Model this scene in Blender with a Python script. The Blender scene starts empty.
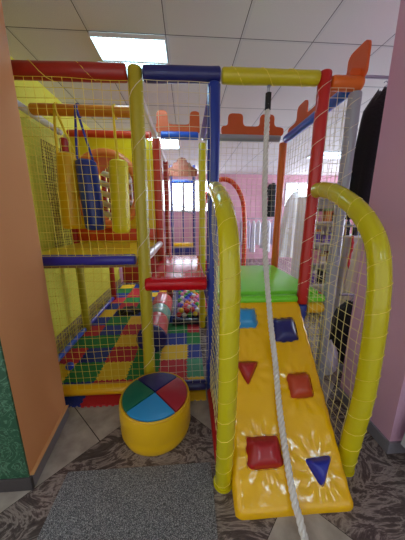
import bpy, bmesh, math, random
from mathutils import Vector, Matrix, noise
random.seed(7)
PI = math.pi
scn = bpy.context.scene
COL = scn.collection

# ------------------------------------------------------------------ helpers
def lin(r, g, b):
    f = lambda c: (c/255/12.92) if c/255 <= .04045 else ((c/255+.055)/1.055)**2.4
    return (f(r), f(g), f(b), 1.0)

MATS = {}
def mat(name, rgb, rough=.5, bump=0, bscale=20, coat=0, metal=0, detail=4, var=0, sheen=0, spec=.5):
    if name in MATS: return MATS[name]
    m = bpy.data.materials.new(name); m.use_nodes = True
    nt = m.node_tree; b = nt.nodes['Principled BSDF']
    c = lin(*rgb)
    b.inputs['Base Color'].default_value = c
    b.inputs['Roughness'].default_value = rough
    b.inputs['Metallic'].default_value = metal
    b.inputs['Coat Weight'].default_value = coat
    b.inputs['Coat Roughness'].default_value = .12
    b.inputs['Specular IOR Level'].default_value = spec
    b.inputs['Sheen Weight'].default_value = sheen
    if bump or var:
        tc = nt.nodes.new('ShaderNodeTexCoord')
        n = nt.nodes.new('ShaderNodeTexNoise'); n.inputs['Scale'].default_value = bscale; n.inputs['Detail'].default_value = detail
        nt.links.new(tc.outputs['Object'], n.inputs['Vector'])
        if bump:
            bp = nt.nodes.new('ShaderNodeBump'); bp.inputs['Strength'].default_value = bump; bp.inputs['Distance'].default_value = .02
            nt.links.new(n.outputs['Fac'], bp.inputs['Height']); nt.links.new(bp.outputs['Normal'], b.inputs['Normal'])
            if coat: nt.links.new(bp.outputs['Normal'], b.inputs['Coat Normal'])
        if var:
            mx = nt.nodes.new('ShaderNodeMix'); mx.data_type = 'RGBA'
            mx.inputs['A'].default_value = tuple(x*(1-var) for x in c[:3])+(1,)
            mx.inputs['B'].default_value = tuple(min(1, x*(1+var)) for x in c[:3])+(1,)
            nt.links.new(n.outputs['Fac'], mx.inputs['Factor']); nt.links.new(mx.outputs['Result'], b.inputs['Base Color'])
    MATS[name] = m
    return m

def vinyl(name, rgb, rough=.34, bump=.25, bscale=9): return mat(name, rgb, rough, bump, bscale, coat=.35, detail=3)
def cloth(name, rgb): return mat(name, rgb, .9, .3, 60, sheen=.2)
def emit(name, rgb, s):
    if name in MATS: return MATS[name]
    m = bpy.data.materials.new(name); m.use_nodes = True
    b = m.node_tree.nodes['Principled BSDF']
    b.inputs['Base Color'].default_value = (.8, .8, .8, 1)
    b.inputs['Emission Color'].default_value = lin(*rgb); b.inputs['Emission Strength'].default_value = s
    MATS[name] = m; return m

def obj(name, bm, m, parent=None, smooth=True, angle=40):
    me = bpy.data.meshes.new(name)
    bmesh.ops.recalc_face_normals(bm, faces=bm.faces[:])
    bm.to_mesh(me); bm.free()
    me.materials.append(m)
    if smooth:
        for p in me.polygons: p.use_smooth = True
        try: me.set_sharp_from_angle(angle=math.radians(angle))
        except Exception: pass
    o = bpy.data.objects.new(name, me); COL.objects.link(o)
    if parent: o.parent = parent; o.matrix_parent_inverse = Matrix.Translation(parent.location).inverted() if parent.parent is None else Matrix()
    return o
def sub(name, bm, m, part, **k):
    """sub-part below a part: parts carry identity world transforms"""
    o = obj(name, bm, m, None, **k); o.parent = part; return o
def tag(o, label=None, cat=None, group=None, kind=None):
    if label: o['label'] = label
    if cat: o['category'] = cat
    if group: o['group'] = group
    if kind: o['kind'] = kind
    return o
def thing(name, label, cat, loc=(0, 0, 0), group=None):
    o = bpy.data.objects.new(name, None); COL.objects.link(o); o.location = loc; o.empty_display_size = .1
    return tag(o, label, cat, group)
def struct(name, bm, m, smooth=False): return tag(obj(name, bm, m, smooth=smooth), kind='structure')

def box(bm, x0, x1, y0, y1, z0, z1, bev=0, seg=2, rot=None, at=None):
    r = bmesh.ops.create_cube(bm, size=1)
    vs = r['verts']
    for v in vs: v.co = Vector((x0+(v.co.x+.5)*(x1-x0), y0+(v.co.y+.5)*(y1-y0), z0+(v.co.z+.5)*(z1-z0)))
    if bev:
        es = list({e for v in vs for e in v.link_edges})
        rr = bmesh.ops.bevel(bm, geom=es, offset=bev, segments=seg, profile=.5, affect='EDGES')
        vs = list({v for f in rr['faces'] for v in f.verts} | {v for v in vs if v.is_valid})
    if rot is not None:
        c = Vector(at) if at is not None else Vector(((x0+x1)/2, (y0+y1)/2, (z0+z1)/2))
        bmesh.ops.rotate(bm, verts=vs, cent=c, matrix=rot)
    return bm
def BX(*a, **k): return box(bmesh.new(), *a, **k)

def catmull(pts, n):
    P = [Vector(p) for p in pts]; P = [2*P[0]-P[1]]+P+[2*P[-1]-P[-2]]
    out = []
    for i in range(1, len(P)-2):
        for k in range(n):
            t = k/n; a, b, c, d = P[i-1], P[i], P[i+1], P[i+2]
            out.append(.5*((2*b)+(c-a)*t+(2*a-5*b+4*c-d)*t*t+(3*b-3*c+d-a)*t**3))
    out.append(P[-2]); return out

def frames(P):
    n = len(P); T = []
    for i in range(n):
        t = (P[min(i+1, n-1)]-P[max(i-1, 0)]).normalized(); T.append(t)
    u = T[0].orthogonal().normalized(); F = []
    for i in range(n):
        if i:
            q = T[i-1].rotation_difference(T[i]); u = q @ u; u = (u-T[i]*u.dot(T[i])).normalized()
        F.append((u, T[i].cross(u)))
    return T, F
def sweep(bm, pts, r, n=16, cap=True, flat=None):
    P = [Vector(p) for p in pts]; T, F = frames(P); rings = []
    for i, p in enumerate(P):
        rr = r[i] if isinstance(r, (list, tuple)) else r
        u, v = F[i]; ring = []
        for k in range(n):
            a = 2*PI*k/n
            ring.append(bm.verts.new(p+u*math.cos(a)*rr+v*math.sin(a)*rr*(flat or 1)))
        rings.append(ring)
    for i in range(len(rings)-1):
        for k in range(n):
            bm.faces.new((rings[i][k], rings[i][(k+1) % n], rings[i+1][(k+1) % n], rings[i+1][k]))
    if cap:
        bm.faces.new(rings[0][::-1]); bm.faces.new(rings[-1])
    return bm
def padtube(a, b, r, n=20, rnd=.012, seg=10, amp=.0015):
    """a foam padded tube with softly rounded ends and slightly uneven skin"""
    a, b = Vector(a), Vector(b); L = (b-a).length; d = (b-a)/L
    ts = [0, .004, .012]; rs = [r-.010, r-.004, r]
    m = [i/seg for i in range(1, seg)]
    pts = [a+d*t for t in ts]+[a+d*(.012+(L-.024)*t) for t in m]+[a+d*(L-t) for t in ts[::-1]]
    rad = rs+[r+amp*math.sin(7*t*L+3*r*100) for t in m]+rs[::-1]
    return sweep(bmesh.new(), pts, rad, n)
def lathe(bm, prof, c, n=40, cap=True):
    rings = []
    for r, z in prof:
        rings.append([bm.verts.new((c[0]+r*math.cos(2*PI*k/n), c[1]+r*math.sin(2*PI*k/n), c[2]+z)) for k in range(n)])
    for i in range(len(rings)-1):
        for k in range(n): bm.faces.new((rings[i][k], rings[i][(k+1) % n], rings[i+1][(k+1) % n], rings[i+1][k]))
    if cap: bm.faces.new(rings[0][::-1]); bm.faces.new(rings[-1])
    return bm
def prism(bm, poly, fr, th):
    """poly in 2D; fr(u,v,w) -> world; w in 0..th"""
    A = [bm.verts.new(fr(u, v, 0)) for u, v in poly]; B = [bm.verts.new(fr(u, v, th)) for u, v in poly]
    bm.faces.new(A[::-1]); bm.faces.new(B); n = len(A)
    for i in range(n): bm.faces.new((A[i], A[(i+1) % n], B[(i+1) % n], B[i]))
    return bm
def chaikin(p, it=3, k=.25):
    for _ in range(it):
        q = []
        for i in range(len(p)):
            a, b = Vector(p[i]), Vector(p[(i+1) % len(p)])
            q += [a.lerp(b, k), a.lerp(b, 1-k)]
        p = q
    return [tuple(x) for x in p]
def rounded(poly, d, n=4):
    """round the corners of a 2D polygon by distance d"""
    out = []; N = len(poly)
    for i in range(N):
        p = Vector(poly[i]); a = Vector(poly[i-1]); b = Vector(poly[(i+1) % N])
        da = min(d, (a-p).length*.45); db = min(d, (b-p).length*.45)
        p0 = p+(a-p).normalized()*da; p1 = p+(b-p).normalized()*db
        for k in range(n+1):
            t = k/n; out.append(tuple((1-t)**2*p0+2*t*(1-t)*p+t*t*p1))
    return out
def pillow(bm, poly, fr, h, base=0, rings=7, pw=3.2):
    cx = sum(p[0] for p in poly)/len(poly); cy = sum(p[1] for p in poly)/len(poly)
    prev = [bm.verts.new(fr(u, v, 0)) for u, v in poly]; first = prev; n = len(poly)
    for k in range(rings):
        s = 1-.03*k if k < 2 else .97*(1-(k-1)/rings)
        hh = base+h*(1-max(0, (s))**pw) if k else base+h*.25
        cur = [bm.verts.new(fr(cx+(u-cx)*s, cy+(v-cy)*s, hh)) for u, v in poly]
        for i in range(n): bm.faces.new((prev[i], prev[(i+1) % n], cur[(i+1) % n], cur[i]))
        prev = cur
    bm.faces.new(prev); bm.faces.new(first[::-1]); return bm

# ------------------------------------------------------------------ nets
def net(bm, fr, u0, u1, v0, v1, cell=.065, r=.002, inside=None, sag=.012, seed=0, sub_=2, jit=.006):
    """a knotted square net: real twine strands, each a thin three sided cord; fr(u,v,w)->world"""
    def P(u, v):
        a = noise.noise_vector(Vector((u*3.1+seed, v*3.1, seed*1.7)))
        return fr(u+a.x*jit*2, v+a.y*jit*2, a.z*sag)
    def strand(pts):
        run = []
        for (u, v) in pts:
            if inside is None or inside(u, v): run.append(P(u, v))
            else:
                if len(run) > 1: sweep(bm, run, r, 3, cap=False)
                run = []
        if len(run) > 1: sweep(bm, run, r, 3, cap=False)
    nu = max(1, round((u1-u0)/cell)); nv = max(1, round((v1-v0)/cell))
    f = 1 if inside is None else 4
    for i in range(nu+1):
        u = u0+(u1-u0)*i/nu; m = nv*sub_*f//2+1
        strand([(u, v0+(v1-v0)*k/m) for k in range(m+1)])
    for j in range(nv+1):
        v = v0+(v1-v0)*j/nv; m = nu*sub_*f//2+1
        strand([(u0+(u1-u0)*k/m, v) for k in range(m+1)])
    return bm
def frY(y): return lambda u, v, w: Vector((u, y+w, v))
def frX(x): return lambda u, v, w: Vector((x+w, u, v))

def lashing(pts, r, pitch, tw=.0022, per=10):
    """twine wound round a tube along its centre line"""
    P = [Vector(p) for p in pts]
    T, F = frames(P); acc = [0]
    for i in range(1, len(P)): acc.append(acc[-1]+(P[i]-P[i-1]).length)
    L = acc[-1]; n = int(L/pitch*per); out = []; j = 0
    for k in range(n+1):
        s = L*k/n
        while j < len(acc)-2 and acc[j+1] < s: j += 1
        t = (s-acc[j])/max(1e-9, acc[j+1]-acc[j]); t = min(1, max(0, t))
        p = P[j].lerp(P[j+1], t); u = F[j][0].lerp(F[j+1][0], t); v = F[j][1].lerp(F[j+1][1], t)
        a = 2*PI*s/pitch
        out.append(p+(u*math.cos(a)+v*math.sin(a))*(r+.001))
    return sweep(bmesh.new(), out, tw, 3)

# ------------------------------------------------------------------ camera
F_PX = 230.0
TH, PS, CH = math.radians(13.0), math.radians(3.8), 1.5
cam = bpy.data.cameras.new('camera'); co = bpy.data.objects.new('camera', cam); COL.objects.link(co)
co.location = (0, 0, CH); co.rotation_euler = (PI/2-TH, 0, -PS)
cam.sensor_fit = 'VERTICAL'; cam.sensor_height = 24; cam.lens = F_PX*24/540; cam.clip_start = .02
scn.camera = co
scn.view_settings.view_transform = 'Standard'; scn.view_settings.look = 'None'
scn.view_settings.gamma = 1; scn.view_settings.use_curve_mapping = False
scn.view_settings.exposure = 0.42

# ------------------------------------------------------------------ materials
M = dict(
    yellow=vinyl('yellow_vinyl', (240, 188, 14)), arch=vinyl('lemon_olive_vinyl', (204, 194, 14), .22),
    olive=vinyl('olive_yellow_vinyl', (184, 170, 32)), lemon=vinyl('lemon_vinyl', (232, 216, 22)),
    blue=vinyl('blue_vinyl', (16, 52, 150)), bright_blue=vinyl('bright_blue_vinyl', (26, 96, 215)),
    violet=vinyl('violet_blue_vinyl', (52, 48, 165)), navy=vinyl('navy_vinyl', (26, 34, 112)),
    red=vinyl('red_vinyl', (196, 30, 26)), darkred=vinyl('dark_red_vinyl', (170, 26, 34)), oldred=vinyl('faded_red_vinyl', (172, 40, 30)),
    orange=vinyl('orange_vinyl', (232, 112, 26)), salmon=vinyl('salmon_orange_vinyl', (240, 130, 62)), redorange=vinyl('red_orange_vinyl', (224, 66, 26)),
    green=vinyl('green_vinyl', (118, 222, 36), .3, .08, 6), grey=vinyl('grey_vinyl', (160, 164, 176), .3),
    white=vinyl('white_vinyl', (228, 226, 224), .3), crimson=mat('crimson_vinyl', (200, 10, 26), .2, .06, 6, coat=.0, spec=.35),
    lightblue=vinyl('light_blue_vinyl', (40, 150, 215), .36), dgreen=vinyl('bottle_green_vinyl', (10, 110, 88), .36),
    wine=vinyl('wine_red_vinyl', (170, 30, 48), .36), ottoman=vinyl('mustard_vinyl', (224, 178, 14), .36),
    hold_red=vinyl('hold_red_vinyl', (168, 16, 24), .4), brick=vinyl('brick_vinyl', (186, 62, 26), .4), hold_blue=vinyl('hold_blue_vinyl', (22, 40, 165), .4),
    tomato=vinyl('tomato_vinyl', (206, 60, 36)), amber=vinyl('amber_vinyl', (226, 138, 30)),
    topyellow=vinyl('top_yellow_vinyl', (206, 192, 22)),
    pnet=mat('pale_yellow_twine', (242, 230, 150), .7),
    rollred=vinyl('roller_red', (214, 84, 76), .3), rollgreen=vinyl('roller_green', (110, 176, 150), .3),
    board=mat('orange_board', (224, 98, 40), .42, .05, 30),
    ynet=mat('yellow_twine', (248, 228, 90), .7), wnet=mat('cream_twine', (236, 226, 196), .7), dnet=mat('brown_twine', (120, 84, 40), .8),
    ply=mat('plywood', (170, 130, 90), .7, .1, 30, var=.15), metal=mat('steel', (170, 172, 178), .3, metal=1), black=mat('black_rubber', (18, 18, 20), .6),
    rope=mat('rope_cotton', (226, 224, 220), .85, .3, 140), strapy=mat('yellow_webbing', (230, 196, 20), .7), strapb=mat('blue_webbing', (44, 56, 150), .7),
)

# ------------------------------------------------------------------ the room
CEIL = 2.9
def node_mat(name):
    m = bpy.data.materials.new(name); m.use_nodes = True
    return m, m.node_tree, m.node_tree.nodes['Principled BSDF']
def mathn(nt, op, a, b=None, c=None):
    n = nt.nodes.new('ShaderNodeMath'); n.operation = op
    for i, x in enumerate((a, b, c)):
        if x is None: continue
        if isinstance(x, (int, float)): n.inputs[i].default_value = x
        else: nt.links.new(x, n.inputs[i])
    return n.outputs[0]
def ramp(nt, fac, stops):
    n = nt.nodes.new('ShaderNodeValToRGB'); el = n.color_ramp.elements
    for i, (p, c) in enumerate(stops):
        e = el[i] if i < 2 else el.new(p)
        e.position = p; e.color = lin(*c)
    nt.links.new(fac, n.inputs['Fac']); return n.outputs['Color']
def mixc(nt, fac, a, b):
    n = nt.nodes.new('ShaderNodeMix'); n.data_type = 'RGBA'
    for k, x in (('Factor', fac), ('A', a), ('B', b)):
        if isinstance(x, (int, float, tuple)): n.inputs[k].default_value = x
        else: nt.links.new(x, n.inputs[k])
    return n.outputs['Result']

# polished floor: brown marble squares and pale tiles laid at 45 degrees
fm, nt, b = node_mat('marble_floor')
tc = nt.nodes.new('ShaderNodeTexCoord'); sx = nt.nodes.new('ShaderNodeSeparateXYZ'); nt.links.new(tc.outputs['Object'], sx.inputs[0])
u = mathn(nt, 'ADD', sx.outputs[0], sx.outputs[1]); v = mathn(nt, 'SUBTRACT', sx.outputs[1], sx.outputs[0])
side = mathn(nt, 'GREATER_THAN', u, 1.5)
band = mathn(nt, 'MULTIPLY', mathn(nt, 'GREATER_THAN', v, .40), mathn(nt, 'LESS_THAN', v, 1.935))
xor = mathn(nt, 'ABSOLUTE', mathn(nt, 'SUBTRACT', side, band))      # 0 -> pale, 1 -> brown  (side==band pale)
n1 = nt.nodes.new('ShaderNodeTexNoise'); n1.inputs['Scale'].default_value = 3.0; n1.inputs['Detail'].default_value = 9; n1.inputs['Distortion'].default_value = 2.6; n1.inputs['Roughness'].default_value = .66
mp = nt.nodes.new('ShaderNodeMapping'); mp.inputs['Rotation'].default_value = (0, 0, .7); mp.inputs['Scale'].default_value = (1, 2.0, 1)
nt.links.new(tc.outputs['Object'], mp.inputs[0]); nt.links.new(mp.outputs[0], n1.inputs['Vector'])
brown = ramp(nt, n1.outputs['Fac'], [(.30, (62, 54, 54)), (.44, (88, 78, 76)), (.50, (156, 144, 138)), (.54, (100, 88, 86)), (.60, (74, 64, 64)), (.66, (140, 128, 122)), (.75, (66, 58, 58))])
n2 = nt.nodes.new('ShaderNodeTexNoise'); n2.inputs['Scale'].default_value = 9; n2.inputs['Detail'].default_value = 6
nt.links.new(tc.outputs['Object'], n2.inputs['Vector'])
pale = ramp(nt, n2.outputs['Fac'], [(.3, (150, 142, 134)), (.7, (190, 182, 172))])
col = mixc(nt, xor, pale, brown)
def joint(c, off, per, w):
    f = mathn(nt, 'FRACT', mathn(nt, 'DIVIDE', mathn(nt, 'SUBTRACT', c, off), per))
    return mathn(nt, 'LESS_THAN', f, w/per)
jn = mathn(nt, 'MAXIMUM', joint(u, 1.496, .8, .008), joint(v, .396, .7675, .008))
jn = mathn(nt, 'MULTIPLY', jn, mathn(nt, 'SUBTRACT', 1.0, xor))
col = mixc(nt, jn, col, lin(52, 46, 44))
nt.links.new(col, b.inputs['Base Color']); b.inputs['Roughness'].default_value = .22; b.inputs['Specular IOR Level'].default_value = .4
struct('floor', BX(-2.2, 6.05, -4.2, 8.3, -.1, 0), fm)

# suspended ceiling of 60 cm tiles
cm, nt, b = node_mat('ceiling_tiles')
tc = nt.nodes.new('ShaderNodeTexCoord'); sx = nt.nodes.new('ShaderNodeSeparateXYZ'); nt.links.new(tc.outputs['Object'], sx.inputs[0])
def jline(c, off, w):
    f = mathn(nt, 'FRACT', mathn(nt, 'DIVIDE', mathn(nt, 'SUBTRACT', c, off), .6)); return mathn(nt, 'LESS_THAN', f, w/.6)
gx = mathn(nt, 'MAXIMUM', jline(sx.outputs[0], -.745, .024), jline(sx.outputs[1], 2.2, .024))
bar_shadow = mathn(nt, 'MAXIMUM', jline(sx.outputs[0], -.749, .006), jline(sx.outputs[1], 2.196, .007))  # thin shadow lines of the grid bars, painted into the tile colour
nz = nt.nodes.new('ShaderNodeTexNoise'); nz.inputs['Scale'].default_value = 220; nt.links.new(tc.outputs['Object'], nz.inputs['Vector'])
tile = ramp(nt, nz.outputs['Fac'], [(.35, (216, 212, 210)), (.65, (230, 226, 224))])
c1 = mixc(nt, gx, tile, lin(214, 212, 212)); c2 = mixc(nt, bar_shadow, c1, lin(96, 92, 94))
nt.links.new(c2, b.inputs['Base Color']); b.inputs['Roughness'].default_value = .9
struct('ceiling', BX(-2.2, 6.05, -4.2, 8.3, CEIL, CEIL+.1), cm)

wall_tan = mat('tan_wall_paint', (224, 160, 106), .65, .03, 60)
wall_lime = mat('lime_wall_paint', (222, 218, 70), .6, .04, 40)
wall_pink = mat('pink_wall_paint', (214, 160, 176), .6, .03, 40)
wall_mauve = mat('mauve_wall_paint', (214, 170, 198), .55, .03, 40)
wall_white = mat('white_wall_paint', (226, 222, 220), .7, .03, 40)
struct('wall_left', BX(-1.75, -1.55, 1.56, 5.2, 0, CEIL), wall_lime)
struct('wall_left_rear', BX(-1.75, -1.55, 5.2, 8.2, 0, CEIL), wall_pink)
rw = bmesh.new()
for y0, y1, z0, z1 in [(-4.2, 2.6, 0, CEIL), (2.6, 7.8, 0, .5), (2.6, 7.8, 2.6, CEIL), (7.8, 8.2, 0, CEIL)]: box(rw, 5.85, 6.05, y0, y1, z0, z1)
struct('wall_right', rw, wall_pink)
# back wall with two window openings
bw = bmesh.new()
for x0, x1, z0, z1 in [(-1.75, -.95, 0, CEIL), (-.95, .78, 0, 1.66), (-.95, .78, 2.72, CEIL), (.78, 3.42, 0, CEIL), (3.42, 4.32, 0, 1.86), (3.42, 4.32, 2.66, CEIL), (4.32, 6.05, 0, CEIL)]:
    box(bw, x0, x1, 8.2, 8.3, z0, z1)
struct('wall_back', bw, wall_pink)
frame_w = mat('window_frame_white', (235, 235, 235), .4)
for i, (x0, x1, z0, z1) in enumerate([(-.95, .78, 1.66, 2.72), (3.42, 4.32, 1.86, 2.66)]):
    w = bmesh.new(); t = .05
    box(w, x0, x0+t, 8.18, 8.26, z0, z1); box(w, x1-t, x1, 8.18, 8.26, z0, z1)
    box(w, x0+t, x1-t, 8.18, 8.26, z0, z0+t); box(w, x0+t, x1-t, 8.18, 8.26, z1-t, z1)
    box(w, (x0+x1)/2-.03, (x0+x1)/2+.03, 8.19, 8.25, z0+t, z1-t)
    wo = struct('window_%d' % (i+1), w, frame_w)
    g = obj('pane', BX(x0+t, x1-t, 8.26, 8.28, z0+t, z1-t), emit('daylit_glass', (225, 238, 255), 6.0), wo, smooth=False)
w = bmesh.new()
for y0, y1, z0, z1 in [(2.6, 7.8, .5, .56), (2.6, 7.8, 2.54, 2.6), (2.6, 2.66, .56, 2.54), (7.74, 7.8, .56, 2.54), (4.3, 4.36, .56, 2.54), (6.04, 6.1, .56, 2.54)]: box(w, 5.86, 5.93, y0, y1, z0, z1)
wo = struct('window_3', w, frame_w)  # unseen glazing added in the right wall to brighten the room
for y0, y1 in [(2.66, 4.3), (4.36, 6.04), (6.1, 7.74)]: obj('pane', BX(5.94, 5.96, y0, y1, .56, 2.54), emit('daylit_glass', (225, 238, 255), 6.0), wo, smooth=False)
# near left pier: tan flank, green mural on its front
def slab(poly, z0, z1): return prism(bmesh.new(), poly, lambda u_, v_, w_: Vector((u_, v_, z0+w_)), z1-z0)
NA, NB = (-.900, 1.062), (-.948, 1.55)        # near and far corner of the tan flank
struct('wall_near_left', slab([(-2.2, 1.062), NA, NB, (-2.2, 1.55)], 0, CEIL), wall_tan)
mm, nt, b = node_mat('green_leaf_mural')
tc = nt.nodes.new('ShaderNodeTexCoord')
wv = nt.nodes.new('ShaderNodeTexNoise'); wv.inputs['Scale'].default_value = 9; wv.inputs['Detail'].default_value = 3; wv.inputs['Distortion'].default_value = 4.5
nt.links.new(tc.outputs['Object'], wv.inputs['Vector'])
nt.links.new(ramp(nt, wv.outputs['Fac'], [(.0, (22, 66, 48)), (.50, (34, 86, 60)), (.56, (96, 144, 116)), (.60, (30, 78, 54)), (1, (24, 70, 50))]), b.inputs['Base Color'])
b.inputs['Roughness'].default_value = .4
struct('wall_mural', BX(-2.2, NA[0]-.001, 1.052, 1.062, .08, CEIL), mm)
skirt = mat('grey_skirting', (126, 124, 134), .4, .05, 30, var=.12)
skirt_d = mat('dark_skirting', (66, 62, 64), .4, .05, 30, var=.12)
struct('baseboard_left_flank', slab([NA, (NA[0]+.014, NA[1]), (NB[0]+.014, NB[1]+.004), NB], 0, .085), skirt)
struct('baseboard_left_front', BX(-2.2, NA[0]+.014, 1.043, 1.062, 0, .085, bev=.003), skirt_d)
struct('trim_left', slab([NA, (NA[0]+.02, NA[1]), (NB[0]+.02, NB[1]+.004), NB], .085, .093), mat('pale_wood_bead', (226, 176, 120), .5))
skirt_b = mat('brown_striped_skirting', (138, 116, 88), .5, .2, 40, var=.3)
struct('baseboard_lime', BX(-1.55, -1.53, 1.56, 5.2, 0, .13, bev=.003), skirt_b)
# near right pier, pink
struct('wall_near_right', BX(1.287, 2.3, 1.117, 1.61, 0, CEIL), wall_mauve)
struct('baseboard_right', BX(1.272, 2.3, 1.102, 1.61, 0, .085, bev=.003), skirt)

# ceiling light fittings
lamp_frame = mat('lamp_frame_white', (230, 230, 230), .4)
lamp_fin = mat('lamp_louvre', (225, 232, 238), .25, metal=.3)
def light(x, y, label, strength, rgb=(205, 236, 255)):
    t = thing('ceiling_light', label, 'light', (x+.3, y+.3, CEIL))
    f = bmesh.new()
    box(f, x+.005, x+.012, y+.005, y+.595, CEIL-.03, CEIL-.002); box(f, x+.588, x+.595, y+.005, y+.595, CEIL-.03, CEIL-.002)
    box(f, x+.012, x+.588, y+.005, y+.012, CEIL-.03, CEIL-.002); box(f, x+.012, x+.588, y+.588, y+.595, CEIL-.03, CEIL-.002)
    box(f, x+.012, x+.588, y+.29, y+.31, CEIL-.03, CEIL-.002)
    obj('frame', f, lamp_frame, t, smooth=False)
    obj('diffuser', BX(x+.012, x+.588, y+.012, y+.588, CEIL-.008, CEIL-.003), emit('lamp_glow_%g' % strength, rgb, strength), t, smooth=False)
    l = bmesh.new()
    for k in range(15):
        xx = x+.03+.0365*k
        for y0, y1 in ((y+.012, y+.29), (y+.31, y+.588)):
            box(l, xx, xx+.004, y0, y1, CEIL-.03, CEIL-.009)
    obj('louvre', l, lamp_fin, t, smooth=False)
light(-.745, 2.20, 'square louvred ceiling light glowing above the red and blue top tubes', 5.5, (190, 238, 255))
light(-.733, 4.628, 'added unseen square ceiling light over the rear of the maze, behind the yellow panel', 36.0)  # hidden extra fitting, put in to light the rear maze and shop
light(-.733, -2.572, 'square ceiling light over the entrance side above the grey carpet end', 16.0)
light(1.667, -2.572, 'square ceiling light over the entrance side, in line with the pink pier', 16.0)
light(3.467, 5.228, 'far square ceiling light over the shop area, seen behind the grey post', 7.0)
light(2.867, 5.228, 'far ceiling light seen between red post and grey post', 7.0)

# ------------------------------------------------------------------ play frame
YF, YB, YR = 1.745, 2.95, 4.15
X0, X1, X2, X3, X4 = -1.37, -.338, .192, .943, 1.172
frame = thing('play_maze', 'two-storey padded play maze frame of coloured tubes, nets and orange crenellated boards', 'play structure', (0, YF, 0))
def post(x, y, z0, z1, m, r=.045, lash=None, lab=None, lean=0):
    o = obj('post', padtube((x, y, z0), (x+lean, y, z1), r), M[m], frame)
    if lab: o['label'] = lab
    if lash: sub('lashing', lashing([(x+lean*(k+1)/21, y, z0+.1+k*(z1-z0-.15)/20) for k in range(21)], r+.001, lash), M['wnet'], o)
    return o
def tube(a, b, m, r=.044, lash=None, lab=None, name='cross_tube'):
    o = obj(name, padtube(a, b, r), M[m], frame)
    if lab: o['label'] = lab
    if lash:
        A, B = Vector(a), Vector(b); sub('lashing', lashing([A.lerp(B, .03+.94*k/20) for k in range(21)], r+.001, lash), M['ynet'], o)
    return o
def tnet(bm, m): return obj('net', bm, M[m], frame)
# front row posts
post(X0, YF, 0, 2.42, 'olive', lab='olive padded post')
post(X1, YF, .016, 2.43, 'olive', .047, lash=.33, lab='olive yellow padded post', lean=.022)
post(X2, YF, .016, 2.36, 'blue', .043, lab='blue padded post')
post(X3, YF, .80, 2.45, 'red', .043, lash=.17, lab='red padded post')
post(X3, YF, 0, .795, 'blue', .043, lab='blue lower post')
post(X4, YF, 0, 2.335, 'grey', .042, lash=.16, lab='grey padded post')
# middle row
post(X0, YB, .0, 1.12, 'olive', .044, lab='olive lower post'); post(X0, YB, 1.125, 2.36, 'red', .044)
post(X1, YB, .93, 2.37, 'tomato', .05, lab='faded red padded post')
post(X2, YB, .0, 2.34, 'lemon', .042, lab='lemon yellow padded post')
post(X4-.01, YB, 0, 2.36, 'orange', .044, lab='orange padded post')
post(X0, YR, 0, 2.4, 'oldred', .044); post(X1, YR, 0, 2.4, 'oldred', .044)
# top tubes, front
tube((X0+.05, YF, 2.385), (X1-.03, YF, 2.395), 'oldred', .05, lash=.28, lab='dull red top tube')
tube((X1+.072, YF, 2.395), (X2+.04, YF, 2.405), 'navy', .047, lab='navy top tube')
tube((X2+.05, YF, 2.402), (X3-.045, YF, 2.408), 'topyellow', .046, lash=.2, lab='yellow top tube carrying the rope')
tube((X3+.046, YF, 2.385), (X4+.035, YF, 2.385), 'orange', .044)
# top tubes going back
tube((X0, YF+.05, 2.4), (X0, YB-.05, 2.4), 'white', .03, lab='bare white tube'); tube((X0, YB+.05, 2.4), (X0, YR-.05, 2.4), 'white', .03)
tube((X1, YF+.05, 2.39), (X1, YB-.05, 2.39), 'white', .022, lab='bare white tube'); tube((X1, YB+.055, 2.39), (X1, YR-.05, 2.39), 'white', .022)
tube((X2, YF+.05, 2.38), (X2, YB-.05, 2.38), 'violet', .028)
tube((X4, YF+.05, 2.385), (X4, YB-.05, 2.385), 'bright_blue', .042, lab='bright blue side tube')
# top tubes, middle row
tube((X0+.05, YB, 2.41), (X1-.055, YB, 2.41), 'redorange', .04)
tube((X1+.055, YB, 2.415), (X2-.045, YB, 2.415), 'bright_blue', .042, lab='bright blue rear top tube')
tube((X2+.0, YB, 2.405), (X4-.05, YB, 2.405), 'grey', .036, lab='silver grey rear top tube')
tube((X0+.035, 2.35, 2.41), (X1-.03, 2.35, 2.41), 'amber', .045, lab='orange tube carrying the punch bags')
# deck level tubes
tube((X0+.05, YF, 1.185), (X1-.052, YF, 1.185), 'violet', .042, lab='violet blue deck edge tube')
tube((X1+.015, YF-.025, .998), (X2-.048, YF-.025, .998), 'crimson', .054, lab='glossy crimson deck edge tube')
tube((X2+.048, YF, .843), (X3-.048, YF, .843), 'green', .034, lab='green deck edge tube')
tube((X3+.048, YF, .843), (X4-.046, YF, .843), 'green', .034)
tube((X3+.048, YF, .76), (X4-.046, YF, .76), 'yellow', .044, lab='yellow tube under green deck')
tube((X1, YF+.06, 1.175), (X1, YB-.06, 1.175), 'white', .036, lab='shiny white deck edge tube')
tube((X4, YF+.05, .80), (X4, YB-.05, .80), 'blue', .03); tube((X2+.0, YF+.05, .76), (X2, YB-.05, .76), 'blue', .03)
tube((X0, YF+.05, 1.1), (X0, YB-.05, 1.1), 'blue', .03)
tube((X1, YF+.06, .90), (X1, YB+.02, .90), 'blue', .028)
tube((X1+.055, YB, .93), (X2-.045, YB, .93), 'blue', .03); tube((X2+.045, YB, .78), (X4-.055, YB, .78), 'blue', .03)
tube((X0+.05, YB, 1.13), (X1-.055, YB, 1.13), 'blue', .03)
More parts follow.
